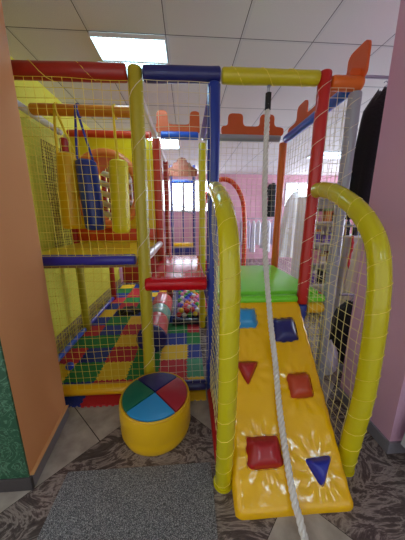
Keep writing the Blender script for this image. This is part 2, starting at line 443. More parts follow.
# floor tubes
tube((X0+.05, YF, .062), (X1-.05, YF, .062), 'yellow', .045, lab='yellow floor tube')
tube((X1+.05, YF, .060), (X2-.046, YF, .060), 'navy', .043, lab='navy floor tube')
tube((X2-.012, YF-.06, .045), (X2-.012, 1.08, .045), 'hold_red', .03, lab='red floor tube')
tube((X0, YF+.06, .05), (X0, YB-.06, .05), 'bright_blue', .03, lab='blue side floor tube'); tube((X0, YB+.06, .05), (X0, YR-.06, .05), 'violet', .03)
# plywood boards under the foam decks
def ply(x0, x1, y0, y1, z): obj('deck_board', BX(x0, x1, y0, y1, z-.014, z), M['ply'], frame, smooth=False)
ply(X0+.055, X1-.05, YF+.055, YB-.06, 1.128); ply(X1+.053, X2-.046, YF+.045, YB-.06, .962); ply(X2+.046, X4-.046, YF+.06, YB-.06, .81)
# crenellated boards
def crenel(u0, u1, merl, zlow, zbot, ztop, rr=.05):
    pts = [(u0, zbot), (u1, zbot)]; top = []
    for a, b_ in merl:
        top += [(a, zlow, rr), (a, ztop, rr), (b_, ztop, rr), (b_, zlow, rr)]
    P = [(u0, zbot), (u1, zbot)]
    q = []
    if merl[-1][1] < u1-.01: q.append((u1, zlow))
    for a, b_ in reversed(merl): q += [(b_, zlow), (b_, ztop), (a, ztop), (a, zlow)]
    if merl[0][0] > u0+.01: q.append((u0, zlow))
    poly = P+q
    return rounded(poly, rr, 4)
def crenel_board(poly, fr, th=.018): obj('crenellated_board', prism(bmesh.new(), poly, fr, th), M['board'], frame, angle=35)
crenel_board(crenel(X2+.25-.03, X4-.02, [(.49, .665), (.865, 1.035)], 2.525, 2.43, 2.655), frY(YB-.012))
crenel_board(crenel(X1+.0, X2-.02, [(-.325, -.20), (.05, .165)], 2.525, 2.44, 2.665), frY(YB-.012))
crenel_board(crenel(YF-.055, YB-.06, [(1.69, 1.89), (2.10, 2.28), (2.48, 2.68)], 2.49, 2.41, 2.625), frX(X4+.012))
crenel_board(rounded([(1.11, 2.39), (1.205, 2.39), (1.205, 2.47), (1.11, 2.47)], .02), frY(YF-.012), .016)
# yellow panel with the round tunnel mouth
ce, ze, ra, rb_ = -.935, 1.81, .335, .365
def ell(k, n, a, b_): t = 2*PI*k/n+PI/4; return ce+a*math.cos(t), ze+b_*math.sin(t)
pb = bmesh.new(); n = 64
def rect_pt(k):
    t = 2*PI*k/n+PI/4; c, s = math.cos(t), math.sin(t); xa, xb, za, zb = X0+.05, X1-.05, 1.14, 2.37
    best = 1e9
    if c > 1e-9: best = min(best, (xb-ce)/c)
    if c < -1e-9: best = min(best, (xa-ce)/c)
    if s > 1e-9: best = min(best, (zb-ze)/s)
    if s < -1e-9: best = min(best, (za-ze)/s)
    return ce+c*best, ze+s*best
rows = []
for y in (YB-.012, YB+.012):
    rows.append([[pb.verts.new((p[0], y, p[1])) for p in (rect_pt(k) for k in range(n))], [pb.verts.new((p[0], y, p[1])) for p in (ell(k, n, ra+.06, rb_+.06) for k in range(n))]])
for k in range(n):
    j = (k+1) % n
    pb.faces.new((rows[0][0][k], rows[0][0][j], rows[0][1][j], rows[0][1][k])); pb.faces.new((rows[1][0][k], rows[1][1][k], rows[1][1][j], rows[1][0][j]))
    pb.faces.new((rows[0][0][k], rows[1][0][k], rows[1][0][j], rows[0][0][j])); pb.faces.new((rows[0][1][k], rows[0][1][j], rows[1][1][j], rows[1][1][k]))
panel = obj('ring_panel', pb, vinyl('panel_yellow', (246, 214, 16), .4), frame, angle=30); panel['label'] = 'yellow panel with a round crawl hole'
rim = bmesh.new(); pts = [(ell(k, 48, ra+.035, rb_+.035)[0], YB-.03, ell(k, 48, ra+.035, rb_+.035)[1]) for k in range(49)]
sweep(rim, pts, .05, 12, cap=False); sub('tunnel_rim', rim, M['salmon'], panel)
tn = bmesh.new(); ringsA = []
for y in (YB+.0, YB+.32, YB+.62):
    ringsA.append([tn.verts.new((ell(k, 48, ra+.05, rb_+.05)[0], y, ell(k, 48, ra+.05, rb_+.05)[1])) for k in range(48)])
for i in range(2):
    for k in range(48): tn.faces.new((ringsA[i][k], ringsA[i][(k+1) % 48], ringsA[i+1][(k+1) % 48], ringsA[i+1][k]))
bmesh.ops.solidify(tn, geom=tn.faces[:], thickness=.012)
sub('tunnel', tn, M['salmon'], panel)
pb2 = obj('panel', BX(X0+.05, X1-.05, YB-.05, YB-.02, 1.215, 1.36, bev=.012), M['redorange'], frame); pb2['label'] = 'red orange padded strip under the crawl hole'
obj('panel', BX(X0+.06, X1-.06, YR-.02, YR+.02, 1.2, 2.3, bev=.01), M['oldred'], frame)
obj('panel', BX(X0+.06, X1-.06, YR-.02, YR+.02, .75, 1.17, bev=.01), M['oldred'], frame)
# nets
tnet(net(bmesh.new(), frY(YF-.035), X0+.04, X1-.02, 1.22, 2.34, .056, .0017, seed=1), 'ynet')
tnet(net(bmesh.new(), frY(YF-.035), X0+.04, X1-.02, .09, 1.15, .058, .0014, seed=2), 'ynet')
tnet(net(bmesh.new(), frY(YF-.03), X1+.03, X2-.03, 1.02, 2.35, .066, .0019, seed=3), 'wnet')
tnet(net(bmesh.new(), frY(YF-.03), X1+.03, X2-.03, .09, .93, .066, .0015, seed=4), 'wnet')
tnet(net(bmesh.new(), frY(YF-.03), X3+.03, X4-.03, .05, .70, .06, .0018, seed=5), 'ynet')
tnet(net(bmesh.new(), frY(YF-.03), X3+.03, X4-.03, .86, 2.34, .06, .0018, seed=6), 'wnet')
tnet(net(bmesh.new(), frX(X4+.03), YF+.03, YB-.02, .84, 2.35, .066, .0019, seed=7), 'wnet')
tnet(net(bmesh.new(), frX(X4+.03), YF+.03, YB-.02, .05, .76, .066, .0019, seed=8), 'ynet')
tnet(net(bmesh.new(), frY(YB+.03), X2+.03, X4-.03, .83, 2.37, .066, .0019, seed=9), 'wnet')
tnet(net(bmesh.new(), frY(YB+.03), X1+.05, X2-.03, .97, 2.38, .066, .0019, seed=10), 'wnet')
tnet(net(bmesh.new(), frX(X0-.035), YF+.05, YB-.02, 1.15, 2.36, .05, .0021, seed=11), 'ynet')
bn = tnet(net(bmesh.new(), frX(X0-.07), 2.62, YB+.12, 1.15, 2.25, .03, .0034, seed=12, sag=.03), 'dnet'); bn['label'] = 'brown close-meshed net'
tnet(net(bmesh.new(), frX(X0-.04), YF+.05, YB-.02, .06, 1.08, .05, .002, seed=13), 'ynet')
tnet(net(bmesh.new(), frX(X0-.04), YB+.02, YR-.02, .06, 1.08, .05, .002, seed=14), 'ynet')

# ------------------------------------------------------------------ soft decks
def pad(name, label, x0, x1, y0, y1, z0, z1, m):
    bm = BX(x0, x1, y0, y1, z0, z1, bev=.025, seg=4)
    return tag(obj(name, bm, m), label, 'deck')
pad('deck_pad', 'yellow foam deck on the upper floor under the hanging punch bags', X0+.06, X1-.055, YF+.055, YB-.062, 1.129, 1.2, vinyl('deck_yellow', (246, 208, 20), .35))
pad('deck_pad', 'glossy crimson foam deck between the olive and the blue post', X1+.02, X2-.05, YF+.042, YB-.062, .963, 1.035, M['crimson'])
pad('deck_pad', 'bright green foam deck at the head of the climbing ramp', X2+.05, X4-.05, YF+.055, YB-.062, .811, .888, M['green'])

# ------------------------------------------------------------------ climbing ramp
A0, B0 = Vector((0, 1.745, .86)), Vector((0, .86, .06)); dirv = (B0-A0).normalized(); nrm = Vector((1, 0, 0)).cross(dirv); nrm = -nrm if nrm.z < 0 else nrm
LR = (B0-A0).length
def RP(x, s, w=0): return Vector((x, 0, 0))+A0+dirv*s+nrm*w
rampT = thing('climbing_ramp', 'padded yellow climbing ramp with coloured foothold cushions sloping down to the floor', 'ramp', (.56, 1.2, 0))
holds = [('lblue', [(.355, .10), (.525, .10), (.52, .25), (.35, .25)]), ('navy', [(.645, .19), (.812, .188), (.802, .358), (.641, .365)]),
         ('tri', [(.325, .494), (.478, .498), (.383, .64)]), ('brick', [(.655, .584), (.806, .584), (.796, .722), (.648, .73)]),
         ('dred', [(.325, .914), (.515, .914), (.517, 1.055), (.319, 1.057)]), ('btri', [(.646, 1.03), (.802, 1.018), (.703, 1.15)])]
holds = [(k, [((x-sum(p[0] for p in q)/len(q))*1.09+sum(p[0] for p in q)/len(q), (s_-sum(p[1] for p in q)/len(q))*1.09+sum(p[1] for p in q)/len(q)) for x, s_ in q]) for k, q in holds]
hc = [(sum(p[0] for p in q)/len(q), sum(p[1] for p in q)/len(q)) for _, q in holds]
S0, S1 = .02, LR+.06
def rxl(s): return .264-.030*s
def rxr(s): return .913-.042*s
rb = bmesh.new(); NU, NS = 40, 72
grid = []
for j in range(NS+1):
    s = S0+(S1-S0)*j/NS; row = []
    for i in range(NU+1):
        f = i/NU; x = rxl(s)+(rxr(s)-rxl(s))*f
        e = min(f, 1-f)*(rxr(s)-rxl(s)); e2 = min(s-S0, S1-s)
        w = -.03*(max(0, 1-e/.035))**2-.03*(max(0, 1-e2/.035))**2
        w += .004*noise.noise(Vector((x*7, s*7, 1.3)))
        for (hx, hs) in hc:                         # the skin is drawn in round each cushion in radiating puckers
            dx, ds = x-hx, s-hs; d = math.hypot(dx, ds)
            if d < .2:
                an = math.atan2(ds, dx); w += .005*math.exp(-((d-.115)/.035)**2)*math.sin(an*11+hx*30)-.006*math.exp(-(d/.12)**4)
        ge = max(0, 1-e/.10); w += .0035*ge*math.sin(s*62+x*9)
        row.append(rb.verts.new(RP(x, s, w)))
    grid.append(row)
for j in range(NS):
    for i in range(NU): rb.faces.new((grid[j][i], grid[j][i+1], grid[j+1][i+1], grid[j+1][i]))
TK = .085
def under(v, s):
    p = v.co-nrm*TK; 
    if p.z < .004: p.z = .004
    p.y = min(p.y, 1.695)
    return p
bot = [[None]*(NU+1) for _ in range(NS+1)]
border = [(0, i) for i in range(NU+1)]+[(j, NU) for j in range(1, NS+1)]+[(NS, i) for i in range(NU-1, -1, -1)]+[(j, 0) for j in range(NS-1, 0, -1)]
lower = [rb.verts.new(under(grid[j][i], 0)) for j, i in border]
nb = len(border)
for k in range(nb):
    a, b_ = border[k], border[(k+1) % nb]
    rb.faces.new((grid[a[0]][a[1]], lower[k], lower[(k+1) % nb], grid[b_[0]][b_[1]]))
rb.faces.new(lower)
obj('ramp_body', rb, vinyl('ramp_yellow', (244, 190, 8), .17, .22, 8), rampT, angle=60)
hm = dict(lblue=('lightblue', 'light blue square cushion'), navy=('navy', 'navy square cushion'), tri=('hold_red', 'red triangular cushion'),
          brick=('brick', 'brick red square cushion'), dred=('hold_red', 'dark red square cushion'), btri=('hold_blue', 'blue triangular cushion'))
for k, q in holds:
    o = obj('foothold', pillow(bmesh.new(), rounded(q, .028, 4), lambda u_, v_, w_: RP(u_, v_, w_-.014), .058), M[hm[k][0]], rampT, angle=70); o['label'] = hm[k][1]

# ------------------------------------------------------------------ arched handrails
AR = [(1.69, 1.688), (1.60, 1.68), (1.46, 1.645), (1.245, 1.535), (1.105, 1.40), (1.04, 1.24), (1.008, .996), (.997, .595), (1.02, .3), (1.045, .0)]
AL = [(1.69, 1.685), (1.58, 1.677), (1.40, 1.635), (1.17, 1.54), (1.03, 1.415), (.975, 1.265), (.955, 1.08), (.95, .64), (.975, .3), (1.01, .0)]
def archrail(x, pts, label, dx=0, rad=.051):
    t = thing('arched_handrail', label, 'handrail', (x, pts[-1][0], 0))
    P = catmull([(x, y, z) for y, z in pts], 8)
    t_bm = sweep(bmesh.new(), P, [.034]+[rad]*(len(P)-2)+[.046], 20)
    o = obj('rail_tube', t_bm, M['arch'], t)
    sub('lashing', lashing(P, rad+.001, .12, .0015), M['ynet'], o)
    ys = {}
    def inside(u_, v_):
        # between the arch and the post, above the ramp
        if u_ > YF-.055: return False
        s_ok = v_ > .0
        # arch boundary at this height
        y_a = None
        for a, b_ in zip(pts, pts[1:]):
            if (a[1]-v_)*(b_[1]-v_) <= 0 and a[1] != b_[1]:
                y_a = a[0]+(b_[0]-a[0])*(v_-a[1])/(b_[1]-a[1]); break
        return s_ok and y_a is not None and u_ > y_a+.03
    n_ = net(bmesh.new(), frX(x+dx), .98, YF-.05, .06, 1.70, .062, .0016, inside=inside, seed=x*10, sag=.018)
    obj('net', n_, M['pnet'], t)
    obj('foot_cap', lathe(bmesh.new(), [(.056, 0), (.056, .012)], (x, pts[-1][0], 0), 20), M['arch'], t)
    return t
archrail(.94, AR, 'lemon yellow arched padded handrail with netting, nearest the pink wall')
archrail(.186, AL, 'lemon yellow arched padded handrail with netting, rising beside the grey carpet', rad=.047)

# ------------------------------------------------------------------ climbing rope
RT = Vector((.562, YF, 2.36))
rt = thing('climbing_rope', 'thick white twisted rope hanging from the yellow top tube onto the ramp', 'rope', tuple(RT))
touch = RP(.583, .52, .03)
path = catmull([RT+Vector((0, 0, -.10)), RT.lerp(touch, .28)+Vector((-.006, .09, -.05)), RT.lerp(touch, .56)+Vector((-.012, .095, -.09)), RT.lerp(touch, .82)+Vector((-.008, .04, -.06)), touch,
                RP(.548, .80, .024), RP(.530, 1.05, .024), RP(.528, 1.19, .026), (.53, .80, .062), (.53, .72, .026), (.545, .60, .024)], 14)
T_, F_ = frames(path); acc = 0; rope = bmesh.new()
strands = [[], [], []]
# resample finely so the twist reads
fine = []
for i in range(len(path)-1):
    m_ = max(1, int((path[i+1]-path[i]).length/.006))
    for k in range(m_): fine.append((i, k/m_))
prevp = None
for (i, t_) in fine:
    p = path[i].lerp(path[i+1], t_); uu = F_[i][0].lerp(F_[i+1][0], t_); vv = F_[i][1].lerp(F_[i+1][1], t_)
    if prevp is not None: acc += (p-prevp).length
    prevp = p
    for k in range(3):
        a = 2*PI*(acc/.085+k/3); strands[k].append(p+(uu*math.cos(a)+vv*math.sin(a))*.0105)
for k in range(3):
    sweep(rope, strands[k], .0092, 8)
obj('rope', rope, M['rope'], rt)
ho = bmesh.new(); sweep(ho, [RT+Vector((0, 0, -.004)), RT+Vector((0, 0, -.012))], .012, 12); sweep(ho, [RT+Vector((.006, 0, -.012)), RT+Vector((.004, 0, -.05))], .003, 8); sweep(ho, [RT+Vector((-.006, 0, -.012)), RT+Vector((-.004, 0, -.05))], .003, 8)
obj('shackle', ho, M['metal'], rt)
d0 = (path[3]-path[0]).normalized()
obj('sleeve', sweep(bmesh.new(), [RT+Vector((0, 0, -.048)), RT+Vector((0, 0, -.10)), path[0]+d0*.05], .02, 14), M['black'], rt)

# ------------------------------------------------------------------ round pouffe
oc = (-.243, 1.418, 0)
po = thing('round_pouffe', 'round mustard yellow pouffe with a four-colour quartered top on the floor', 'pouffe', oc)
prof = [(.20, .0), (.232, .004), (.243, .03), (.247, .07), (.244, .085), (.247, .10), (.25, .18), (.249, .23), (.244, .258), (.232, .265), (.20, .263)]
pbm = lathe(bmesh.new(), prof, oc, 56)
for v_ in pbm.verts:
    a = math.atan2(v_.co.y-oc[1], v_.co.x-oc[0]); k = 1+.006*math.sin(a*9+v_.co.z*30)*(1 if .01 < v_.co.z < .22 else 0)
    v_.co.x = oc[0]+(v_.co.x-oc[0])*k; v_.co.y = oc[1]+(v_.co.y-oc[1])*k
obj('body', pbm, M['ottoman'], po)
pp = [(oc[0]+.236*math.cos(2*PI*k/48), oc[1]+.236*math.sin(2*PI*k/48), .266) for k in range(49)]
obj('piping', sweep(bmesh.new(), pp, .007, 8, cap=False), M['ottoman'], po)
for name, a0, m_ in [('navy', 48, 'navy'), ('green', 135, 'dgreen'), ('blue', 222, 'lightblue'), ('red', 312, 'wine')]:
    a1 = {48: 135, 135: 222, 222: 312, 312: 408}[a0]; q = [(0, 0)]
    for k in range(13): a = math.radians(a0+(a1-a0)*k/12); q.append((.226*math.cos(a), .226*math.sin(a)))
    off = math.radians((a0+a1)/2); q = rounded([(x_*.985+.003*math.cos(off), y_*.985+.003*math.sin(off)) for x_, y_ in q], .006, 2)
    bm = bmesh.new()
    # dome common to the four quarters
    def fr(u_, v_, w_): return Vector((oc[0]+u_, oc[1]+v_, .2635+w_*(1)))
    cx_ = sum(p[0] for p in q)/len(q); cy_ = sum(p[1] for p in q)/len(q); prev = None; base = [bm.verts.new(fr(u_, v_, 0)) for u_, v_ in q]; prev = base
    for s_ in (.995, .975, .93, .8, .6, .35, .12):
        cur = []
        for u_, v_ in q:
            uu, vv = cx_+(u_-cx_)*s_, cy_+(v_-cy_)*s_; rr = math.hypot(uu, vv)/.23
            cur.append(bm.verts.new(fr(uu, vv, (.012 if s_ < .99 else .006)*min(1, (1-s_)*40+.4)+.014*(1-rr*rr))))
        for i in range(len(q)): bm.faces.new((prev[i], prev[(i+1) % len(q)], cur[(i+1) % len(q)], cur[i]))
        prev = cur
    bm.faces.new(prev); bm.faces.new(base[::-1])
    o = obj('quarter_cushion', bm, M[m_], po, angle=60); o['label'] = {'navy': 'navy quarter', 'green': 'bottle green quarter', 'blue': 'light blue quarter', 'red': 'wine red quarter'}[name]

# ------------------------------------------------------------------ carpet
cpm, nt, b = node_mat('grey_loop_carpet')
tc = nt.nodes.new('ShaderNodeTexCoord'); nz = nt.nodes.new('ShaderNodeTexNoise'); nz.inputs['Scale'].default_value = 260; nz.inputs['Detail'].default_value = 3
n3 = nt.nodes.new('ShaderNodeTexVoronoi'); n3.inputs['Scale'].default_value = 170
nt.links.new(tc.outputs['Object'], nz.inputs['Vector']); nt.links.new(tc.outputs['Object'], n3.inputs['Vector'])
nt.links.new(ramp(nt, nz.outputs['Fac'], [(.34, (62, 64, 68)), (.52, (122, 125, 130)), (.66, (196, 198, 200))]), b.inputs['Base Color']); b.inputs['Roughness'].default_value = .95
bp = nt.nodes.new('ShaderNodeBump'); bp.inputs['Strength'].default_value = .8; bp.inputs['Distance'].default_value = .006; nt.links.new(n3.outputs['Distance'], bp.inputs['Height']); nt.links.new(bp.outputs['Normal'], b.inputs['Normal'])
tag(obj('carpet', BX(-.735, .125, -.35, 1.125, 0, .009, bev=.003), cpm), 'speckled grey carpet runner lying on the brown marble floor', 'carpet')

# ------------------------------------------------------------------ interlocking puzzle mats
foam = {k: mat('foam_'+k, c, .75, .25, 90) for k, c in dict(yellow=(240, 196, 30), green=(22, 128, 58), blue=(24, 52, 140), red=(196, 36, 46), teal=(80, 160, 120)).items()}
SZ = .287; MX = -1.453; MY = 1.628; MT = .012
PAT = ['bbrrry', 'ygygrg', 'rbrgyb', 'ggybbg', 'rbrygr', 'bgyrbg', 'ybbgyr', 'brgbry', 'rgbyrb', 'bryrgb', 'grbyrb', 'ybrgby']
KEY = dict(b='blue', r='red', y='yellow', g='green')
ORD = ['first', 'second', 'third', 'fourth', 'fifth', 'sixth', 'seventh', 'eighth', 'ninth', 'tenth', 'eleventh', 'twelfth']
COLP = ['column against lime wall', 'second column from lime wall', 'third column from lime wall', 'fourth column from lime wall', 'fifth column from lime wall', 'column nearest blue post']
teeth = {}
def edge(i, j, vert):
    """the jigsaw line from grid node (i,j) to the next, shared by both neighbours"""
    if (i, j, vert) in teeth: return teeth[(i, j, vert)]
    out = []; n_ = 6; d = .011
    sgn = 1 if (i+j) % 2 else -1
    for k in range(n_):
        for t, o_ in ((.18, 0), (.30, 0), (.24, 1), (.76, 1), (.70, 0), (.82, 0)):
            tt = (k+t)/n_ if 0 < k < n_-1 or True else 0
            out.append((tt, (d*o_*sgn)*(1 if k % 1 == 0 else 0)))
    q = []
    for k in range(n_):
        a = k/n_; w = 1/n_
        q += [(a+.16*w, 0), (a+.08*w+.04*w, 1), (a+.60*w, 1), (a+.52*w, 0)]
    pts = [(tt, d*o_*sgn) for tt, o_ in q]
    x0, y0 = MX+i*SZ, MY+j*SZ
    res = [(x0+o_, y0+tt*SZ) if vert else (x0+tt*SZ, y0+o_) for tt, o_ in pts]
    teeth[(i, j, vert)] = res; return res
nx = 6
for j, row in enumerate(PAT):
    for i in range(nx):
        if i >= 4 and j > 5: continue
        lx, hx = MX+i*SZ, MX+(i+1)*SZ
        cut_l = i == 0; cut_r = i == nx-1
        xl = X0-.115 if cut_l else lx
        xr = .142 if cut_r else hx
        poly = []
        g_ = .0006
        def clip(e): return [p for p in e if xl-.02 < p[0] < xr+.0]
        if cut_l: xl = -1.453
        poly.append((max(lx, xl), MY+j*SZ)); poly += [p for p in edge(i, j, False) if not cut_r or p[0] < xr-.005]
        poly.append((xr if cut_r else hx, MY+j*SZ))
        if not cut_r: poly += edge(i+1, j, True)
        poly.append((xr if cut_r else hx, MY+(j+1)*SZ)); poly += [p for p in edge(i, j+1, False) if not cut_r or p[0] < xr-.005][::-1]
        poly.append((max(lx, xl), MY+(j+1)*SZ))
        if not cut_l: poly += edge(i, j, True)[::-1]
        c = KEY[row[i]]
        mcol = 'teal' if (i, j) == (5, 1) else c
        bm = prism(bmesh.new(), poly, lambda u_, v_, w_: Vector((u_, v_, w_)), MT)
        o = obj('puzzle_mat', bm, foam[mcol], smooth=False)
        tag(o, '%s puzzle mat, %s row from front tubes, %s' % ('sea green' if mcol == 'teal' else c, ORD[j], COLP[i]), 'mat', 'interlocking foam puzzle mats on the maze floor')

# ------------------------------------------------------------------ things in the maze
# punching bags
def bag(x, y, ztop, zbot, r, m, tilt, label, kind, straps):
    t = thing('punching_bag', label, 'punching bag', (x, y, zbot))
    h = ztop-zbot; prof = [(.03, 0), (r*.75, .004), (r*.95, .022), (r, .05), (r*1.01, h*.5), (r, h-.05), (r*.94, h-.018), (r*.7, h-.002), (.03, h)]
    bm = lathe(bmesh.new(), prof, (x, y, zbot), 28)
    for v_ in bm.verts: v_.co.x += tilt*(ztop-v_.co.z)
    obj('bag_body', bm, M[m], t)
    for (xa, xb) in straps:
        P_ = [Vector((xa, y-.048, 2.43)), Vector((xa, y-.049, 2.40)), Vector(((xa+xb)/2, y-.035, (2.39+ztop)/2)), Vector((xb, y-.0, ztop-.02))]
        obj('strap', sweep(bmesh.new(), P_, .011, 8, flat=.3), M['strapy' if kind == 'y' else 'strapb'], t)
    lp = [(straps[0][0], y+.049*math.cos(a), 2.41+.049*math.sin(a)) for a in [2*PI*k/20 for k in range(21)]]
    obj('strap', sweep(bmesh.new(), lp, .013 if kind == 'y' else .011, 6, cap=False, flat=.35), M['strapy' if kind == 'y' else 'strapb'], t)
    return t
vy = 'yellow'
bag(-1.078, 2.35, 2.065, 1.385, .088, 'yellow', -.06, 'yellow punch bag hanging nearest the lime wall on a V-shaped strap', 'y', [(-1.117, -1.16), (-1.11, -1.0)])
bag(-.92, 2.35, 2.01, 1.372, .093, 'blue', .05, 'blue punch bag hanging tilted between two yellow ones', 'b', [(-.94, -.995), (-.93, -.85)])
bag(-.625, 2.35, 2.013, 1.345, .086, 'lemon', -.03, 'yellow punch bag hanging next to the olive post on a single strap', 'y', [(-.625, -.625)])
# roller
ro = thing('foam_roller', 'long padded roller lying on mats, red and sea green with navy end', 'roller', (-.41, 2.33, MT))
def seg(y0, y1, m, r=.152, name='roller_section', lab=None):
    zc = MT+.163; ts = [(y0, r-.012), (y0+.006, r-.003), (y0+.02, r)]+[(y0+(y1-y0)*k/6, r+.001*(k % 2)) for k in range(1, 6)]+[(y1-.02, r), (y1-.006, r-.003), (y1, r-.012)]
    o = obj(name, sweep(bmesh.new(), [(-.41+.012*(y-2.33), y, zc) for y, _ in ts], [q for _, q in ts], 36), M[m], ro)
    if lab: o['label'] = lab
seg(2.33, 2.385, 'navy', .163, 'end_disc', 'navy end disc'); seg(2.385, 2.78, 'rollred', lab='dull red section'); seg(2.78, 3.08, 'rollgreen', lab='sea green section'); seg(3.08, 3.5, 'rollred', lab='red section')
# loose ball and dark cloth
def sphere(name, c, r, m, parent=None, us=16, vs=10):
    bm = bmesh.new(); bmesh.ops.create_uvsphere(bm, u_segments=us, v_segments=vs, radius=r)
    o = obj(name, bm, m, parent); o.location = c; return o
ballm = {k: mat('ball_'+k, c, .35, coat=.2) for k, c in dict(red=(214, 40, 46), blue=(44, 74, 205), yellow=(242, 208, 40), green=(70, 170, 60), orange=(238, 134, 36), violet=(140, 96, 205), white=(236, 232, 226), pink=(236, 120, 160)).items()}
tag(sphere('play_ball', (-1.185, 2.10, MT+.04), .04, ballm['blue']), 'single blue ball lying on the front yellow mat by the side floor tube', 'ball')
cb = bmesh.new(); bmesh.ops.create_icosphere(cb, subdivisions=4, radius=1)
for v_ in cb.verts:
    k = 1+.35*noise.noise(v_.co*2.1+Vector((4, 0, 0)))+.12*noise.noise(v_.co*6)
    v_.co = Vector((v_.co.x*.17*k, v_.co.y*.14*k, max(-.0, v_.co.z*.075*k)))
o = tag(obj('dark_cloth', cb, cloth('black_cloth', (20, 16, 18))), 'small heap of black cloth lying on the mats under the deck', 'cloth'); o.location = (-.95, 3.52, MT)
# ball pit
pit = thing('ball_pit', 'low dark padded ball pit behind the netting under the crimson deck', 'ball pit', (.0, 3.6, MT))
pbm_ = bmesh.new(); px0, px1, py0, py1 = -.225, .95, 3.0, 4.6
box(pbm_, px0-.0, px1, py0, py0+.06, MT, .10, bev=.015); obj('pit_wall', pbm_, vinyl('pit_navy', (22, 24, 52), .5), pit)
obj('pit_wall', BX(px0, px0+.05, py0+.062, py1, MT, .12, bev=.015), M['navy'], pit); obj('pit_wall', BX(px0, px1, py1+.002, py1+.06, MT, .62, bev=.015), M['crimson'], pit)
obj('pit_floor', BX(px0+.052, px1, py0+.062, py1, MT, .05), M['navy'], pit, smooth=False)
names = list(ballm); BR = .037
pts = []; row_i = 0; y = py0+.062+BR+.004
protoball = {}
while y < 4.5:
    x = px0+.052+BR+.004+(BR*1.02 if row_i % 2 else 0)
    while x < .62:
        for lay in range(2 if y < 3.25 else 1):
            zb = .075+BR+.002+ (y-3.1)*.15 + lay*BR*1.6
            pts.append((x+random.uniform(-.003, .003)+lay*BR, y+random.uniform(-.003, .003)+lay*BR*.6, zb+random.uniform(0, .02)))
        x += BR*2.1
    y += BR*1.86; row_i += 1
# a sloping foam base carries the balls up towards the back
sb = bmesh.new(); prism(sb, [(3.07, .0505), (4.59, .0505), (4.59, .075+.215), (3.07, .07)], lambda u_, v_, w_: Vector((px0+.053+w_, u_, v_)), px1-px0-.06)
obj('pit_cushion', sb, M['navy'], pit, smooth=False)
for (x, y, z) in pts[:298]:
    k = random.choice(names)
    if k not in protoball:
        o = sphere('play_ball', (x, y, z), BR, ballm[k], us=14, vs=9); protoball[k] = o
    else:
        o = protoball[k].copy(); COL.objects.link(o); o.location = (x, y, z)
    tag(o, 'small %s plastic ball heaped with others in the ball pit' % k, 'ball', 'play balls in the pit')

# ------------------------------------------------------------------ rear play pieces
wr = thing('white_rung_ladder', 'white slatted ladder seen through the round crawl hole', 'ladder', (-1.15, 3.85, 1.2))
for s_ in (-1, 1):
    obj('rail', sweep(bmesh.new(), [(-1.12+.26*s_, 3.86, 1.2), (-1.12+.26*s_, 3.86, 2.3)], .02, 10), M['white'], wr)
for k in range(5):
    z = 1.50+.15*k; obj('rung', sweep(bmesh.new(), catmull([(-1.37, 3.86, z+.08), (-1.12, 3.80, z), (-.87, 3.86, z-.08)], 6), .04, 10), M['white'], wr)
lad = thing('red_ring_arch', 'tall red padded hoop arch standing beyond the green deck', 'arch', (.735, 4.75, 0))
hp = catmull([(.31, 4.75, 0), (.31, 4.75, .8), (.315, 4.75, 1.4), (.38, 4.75, 1.85), (.53, 4.75, 2.13), (.735, 4.75, 2.22), (.94, 4.75, 2.13), (1.11, 4.75, 1.85), (1.18, 4.75, 1.4), (1.195, 4.75, .8), (1.195, 4.75, 0)], 8)
o = obj('hoop', sweep(bmesh.new(), hp, .045, 14), M['redorange'], lad); sub('lashing', lashing(hp, .047, .12), M['ynet'], o)
tw = thing('castle_gate', 'castle gate with dark blue posts and brown crenellated top before the rear window', 'gate', (-.08, 5.5, 0))
for x in (-.34, .17): obj('post', padtube((x, 5.5, 0), (x, 5.5, 2.62), .032), M['navy'], tw)
obj('cross_tube', padtube((-.31, 5.5, 2.27), (.14, 5.5, 2.27), .04), M['bright_blue'], tw)
bo = crenel(-.40, .23, [(-.31, .12)], 2.56, 2.39, 2.585, .01)
gb = bmesh.new(); dome = [(-.42, 2.38), (.23, 2.38), (.25, 2.52), (.12, 2.58), (.09, 2.66), (.03, 2.66), (0, 2.74), (-.09, 2.765), (-.18, 2.74), (-.21, 2.66), (-.27, 2.66), (-.30, 2.58), (-.44, 2.52)]
prism(gb, rounded(dome, .02, 3), lambda u_, v_, w_: Vector((u_, 5.47-w_, v_)), .02); obj('crenellated_board', gb, mat('brown_board', (128, 60, 28), .5), tw)
for k in range(5): pass
obj('panel', BX(-.32, .14, 5.44, 5.50, .80, .90, bev=.01), M['yellow'], tw); obj('panel', BX(-.32, .14, 5.44, 5.50, .56, .79, bev=.01), M['navy'], tw)
obj('handrail', sweep(bmesh.new(), [(-.34, 5.46, 1.80), (.17, 5.46, 1.64)], .012, 8), M['metal'], tw); obj('handrail', sweep(bmesh.new(), [(-.34, 5.46, 1.72), (.17, 5.46, 1.56)], .012, 8), M['metal'], tw)
obj('mullion', padtube((-.085, 5.5, .91), (-.085, 5.5, 2.22), .014), M['navy'], tw)
bar = tag(obj('padded_barrier', BX(-1.5, -.42, 5.25, 5.34, 0, .72, bev=.03, seg=3), M['darkred']), 'dark red padded barrier across the maze at the end of the mats', 'barrier')
tag(obj('padded_barrier', BX(-.40, -.36, 4.25, 5.2, 0, .6, bev=.015, seg=3), M['navy']), 'navy padded barrier along the rear mats', 'barrier')

